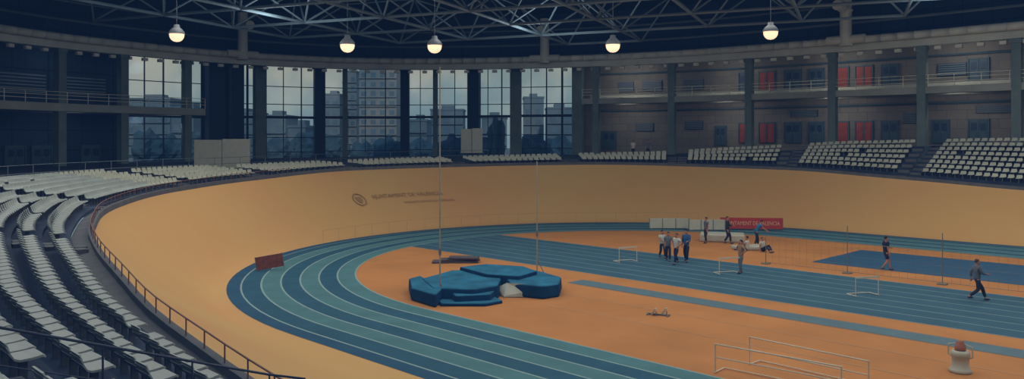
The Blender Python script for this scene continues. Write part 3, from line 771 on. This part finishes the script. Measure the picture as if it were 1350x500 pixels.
    skin('shorts' if shorts else 'trousers',[tuple(v) for v in PV],PE,PR,pants,e_)
    for a in (al,ar): ell('shoe',a+Vector((0,.06,-.04)),(.052,.135,.048),M_shoe,e_)
    ell('hair',hd+R@Vector((0,-.028,.034)),(.084,.094,.088),M_hair2 if PN[0]%3==0 else M_hair,e_,R)
    for sg in (-1,1): ell('eye',hd+R@Vector((sg*.033,.088,.012)),(.013,.008,.008),M_eye,e_,R)
    ell('mouth',hd+R@Vector((0,.084,-.055)),(.024,.008,.007),M_lip,e_,R)
    return e_
c_w=mat('cloth_white',(186,188,180),.8,.08,6); c_b=mat('cloth_blue',(44,84,128),.8,.1,6); c_n=mat('cloth_navy',(24,34,58),.8,.1,6); c_g=mat('cloth_grey',(96,104,112),.8,.1,6)
c_t=mat('cloth_tan',(150,118,90),.8,.1,6); c_d=mat('cloth_dark',(34,38,52),.8,.1,6); c_bl=mat('cloth_bright_blue',(50,110,160),.8,.1,6)
rad=math.radians
def pp(u,v,z,f,*a,**k): x,y,_=gp(u,v); return person(x,y,.012,rad(f),*a,**k)
pp(873,341,0,-120,c_w,c_d,stride=.5,arms='walk',label='person in white shirt and dark trousers walking in a group',h=1.65)
pp(881,345,0,-150,c_g,c_d,stride=.4,arms='talk',label='person in grey shirt and dark trousers among companions',h=1.68)
pp(892,349,0,170,c_w,c_n,stride=.6,arms='hips',label='person in white shirt and navy trousers walking with companions',h=1.74)
pp(905,346,0,-170,c_b,c_n,stride=.4,arms='talk',label='person in blue top walking beside the group',h=1.85,longs=True)
pp(931,321,0,150,c_g,c_d,stride=.2,arms='down',label='person in grey top standing near the white mats',h=1.75)
pp(959,322,0,-60,c_d,c_d,stride=.5,arms='talk',label='person in dark clothes standing by the crash mat',h=1.85,longs=True)
pp(997,325,0,-50,c_bl,c_d,stride=.3,arms='reach',lean=.5,label='person in blue top bending forward near the banner',h=1.8)
pp(985,331,0,100,c_w,c_d,sit=True,arms='reach',label='person in white sitting on the floor stretching',h=1.7)
pp(1005,332,0,-100,c_w,c_n,sit=True,arms='down',label='person in white sitting on the orange floor',h=1.65)
pp(977,361,0,150,c_t,c_g,stride=.25,arms='hips',label='person in tan top and grey trousers standing by a hurdle',h=1.75)
pp(1168,357,0,-40,c_n,c_n,stride=.7,arms='talk',shorts=True,label='person in dark top and shorts striding across the lanes',h=1.82)
pp(1288,397,0,-45,c_g,c_d,stride=1.0,arms='walk',label='person in grey top and dark trousers walking briskly',h=1.8,longs=True)
for u,c in ((833,c_w),(853,c_g)):
    s=s_of_u(u,35.0); p=pos(s,rr(s)+OFF+.82*4+.7); person(p[0],p[1],zf(s)-.02,math.atan2(-nrm(s)[1],-nrm(s)[0])-math.pi/2,c,c_d,stride=.1,arms='down',label='spectator standing behind the last seat row',h=1.75)
# ------------------------------------------------------------ lights
def area(x,y,z,sz,en,c,rot=(0,0,0),nm='overhead_fill'):
    ld=bpy.data.lights.new(nm,'AREA'); ld.shape='SQUARE'; ld.size=sz; ld.energy=en; ld.color=c
    lo=bpy.data.objects.new(nm,ld); lo.location=(x,y,z); lo.rotation_euler=rot; scn.collection.objects.link(lo); return lo
for x in (-50,-38,-26,-14,-2,10):  # added grid of unseen overhead area lights to light the arena
    for y in (10,23,36,49,61):
        if y-x>76: continue
        en=640
        if x<=-38: en=730
        if x>=-2 and y>=36: en=540
        if y==10 and x>-30: en=400
        area(x,y,17.7,6,en,(1,.97,.93))
area(-8,-2,17,5,420,(.75,.88,1)); area(-30,-2,15.5,5,420,(.75,.88,1)); area(-50,10,15.5,5,260,(.75,.88,1))  # added cool fills above the near-left stands, no visible fitting
for x,y in ((-44,26),(-28,42),(-10,52),(-36,10),(-18,24),(-58,20)):  # added upward fills to brighten the ceiling and space frame
    area(x,y,12.5,14,150,(.62,.82,1),(math.pi,0,0),'ceiling_fill')
for k,l in enumerate(frange(lR+5,TL-14,12)):  # added fills aimed at the north gallery wall, no fitting modelled
    n_=rn(l)
    for z in (15.4,10.9):
        p=roff(l,.8); lo=area(p[0],p[1],z,1.6,(120,85,110)[(k+int(z))%3],(1,.94,.86),nm='gallery_fill')
        lo.rotation_euler=Vector((n_.x,n_.y,-.75)).to_track_quat('-Z','Y').to_euler()
for l in frange(lu(-40),lu(240),13):  # added weak cool fills to lift the dark west gallery
    n_=rn(l); p=roff(l,.8)
    for z in (15.4,9.4):
        lo=area(p[0],p[1],z,1.6,36,(.8,.9,1),nm='gallery_fill')
        lo.rotation_euler=Vector((n_.x,n_.y,-.75)).to_track_quat('-Z','Y').to_euler()
for x,y,z,en in ((-62,34,17.2,800),(-52,56,17.2,800),(-20,66,17.2,550)):
    ld=bpy.data.lights.new('fill_light','POINT'); ld.energy=en; ld.color=(.7,.84,1); ld.shadow_soft_size=2
    lo=bpy.data.objects.new('fill_light',ld); lo.location=(x,y,z); scn.collection.objects.link(lo)
sl=bpy.data.lights.new('sun','SUN'); sl.energy=1.0; sl.color=(1,.94,.86); sl.angle=.05
so=bpy.data.objects.new('sun',sl); so.rotation_euler=Vector((-.75,.55,-.6)).to_track_quat('-Z','Y').to_euler(); so.location=(60,-60,80); scn.collection.objects.link(so)
# ------------------------------------------------------------ camera tone response (one global curve, faded blue blacks)
vs=scn.view_settings; vs.use_curve_mapping=True; cmn=vs.curve_mapping
for ci,(b0,t1) in enumerate(((.0028,.83),(.0082,.84),(.022,.81))):
    c=cmn.curves[ci]; c.points[0].location=(0,b0); c.points[-1].location=(1,t1)
cmn.update()
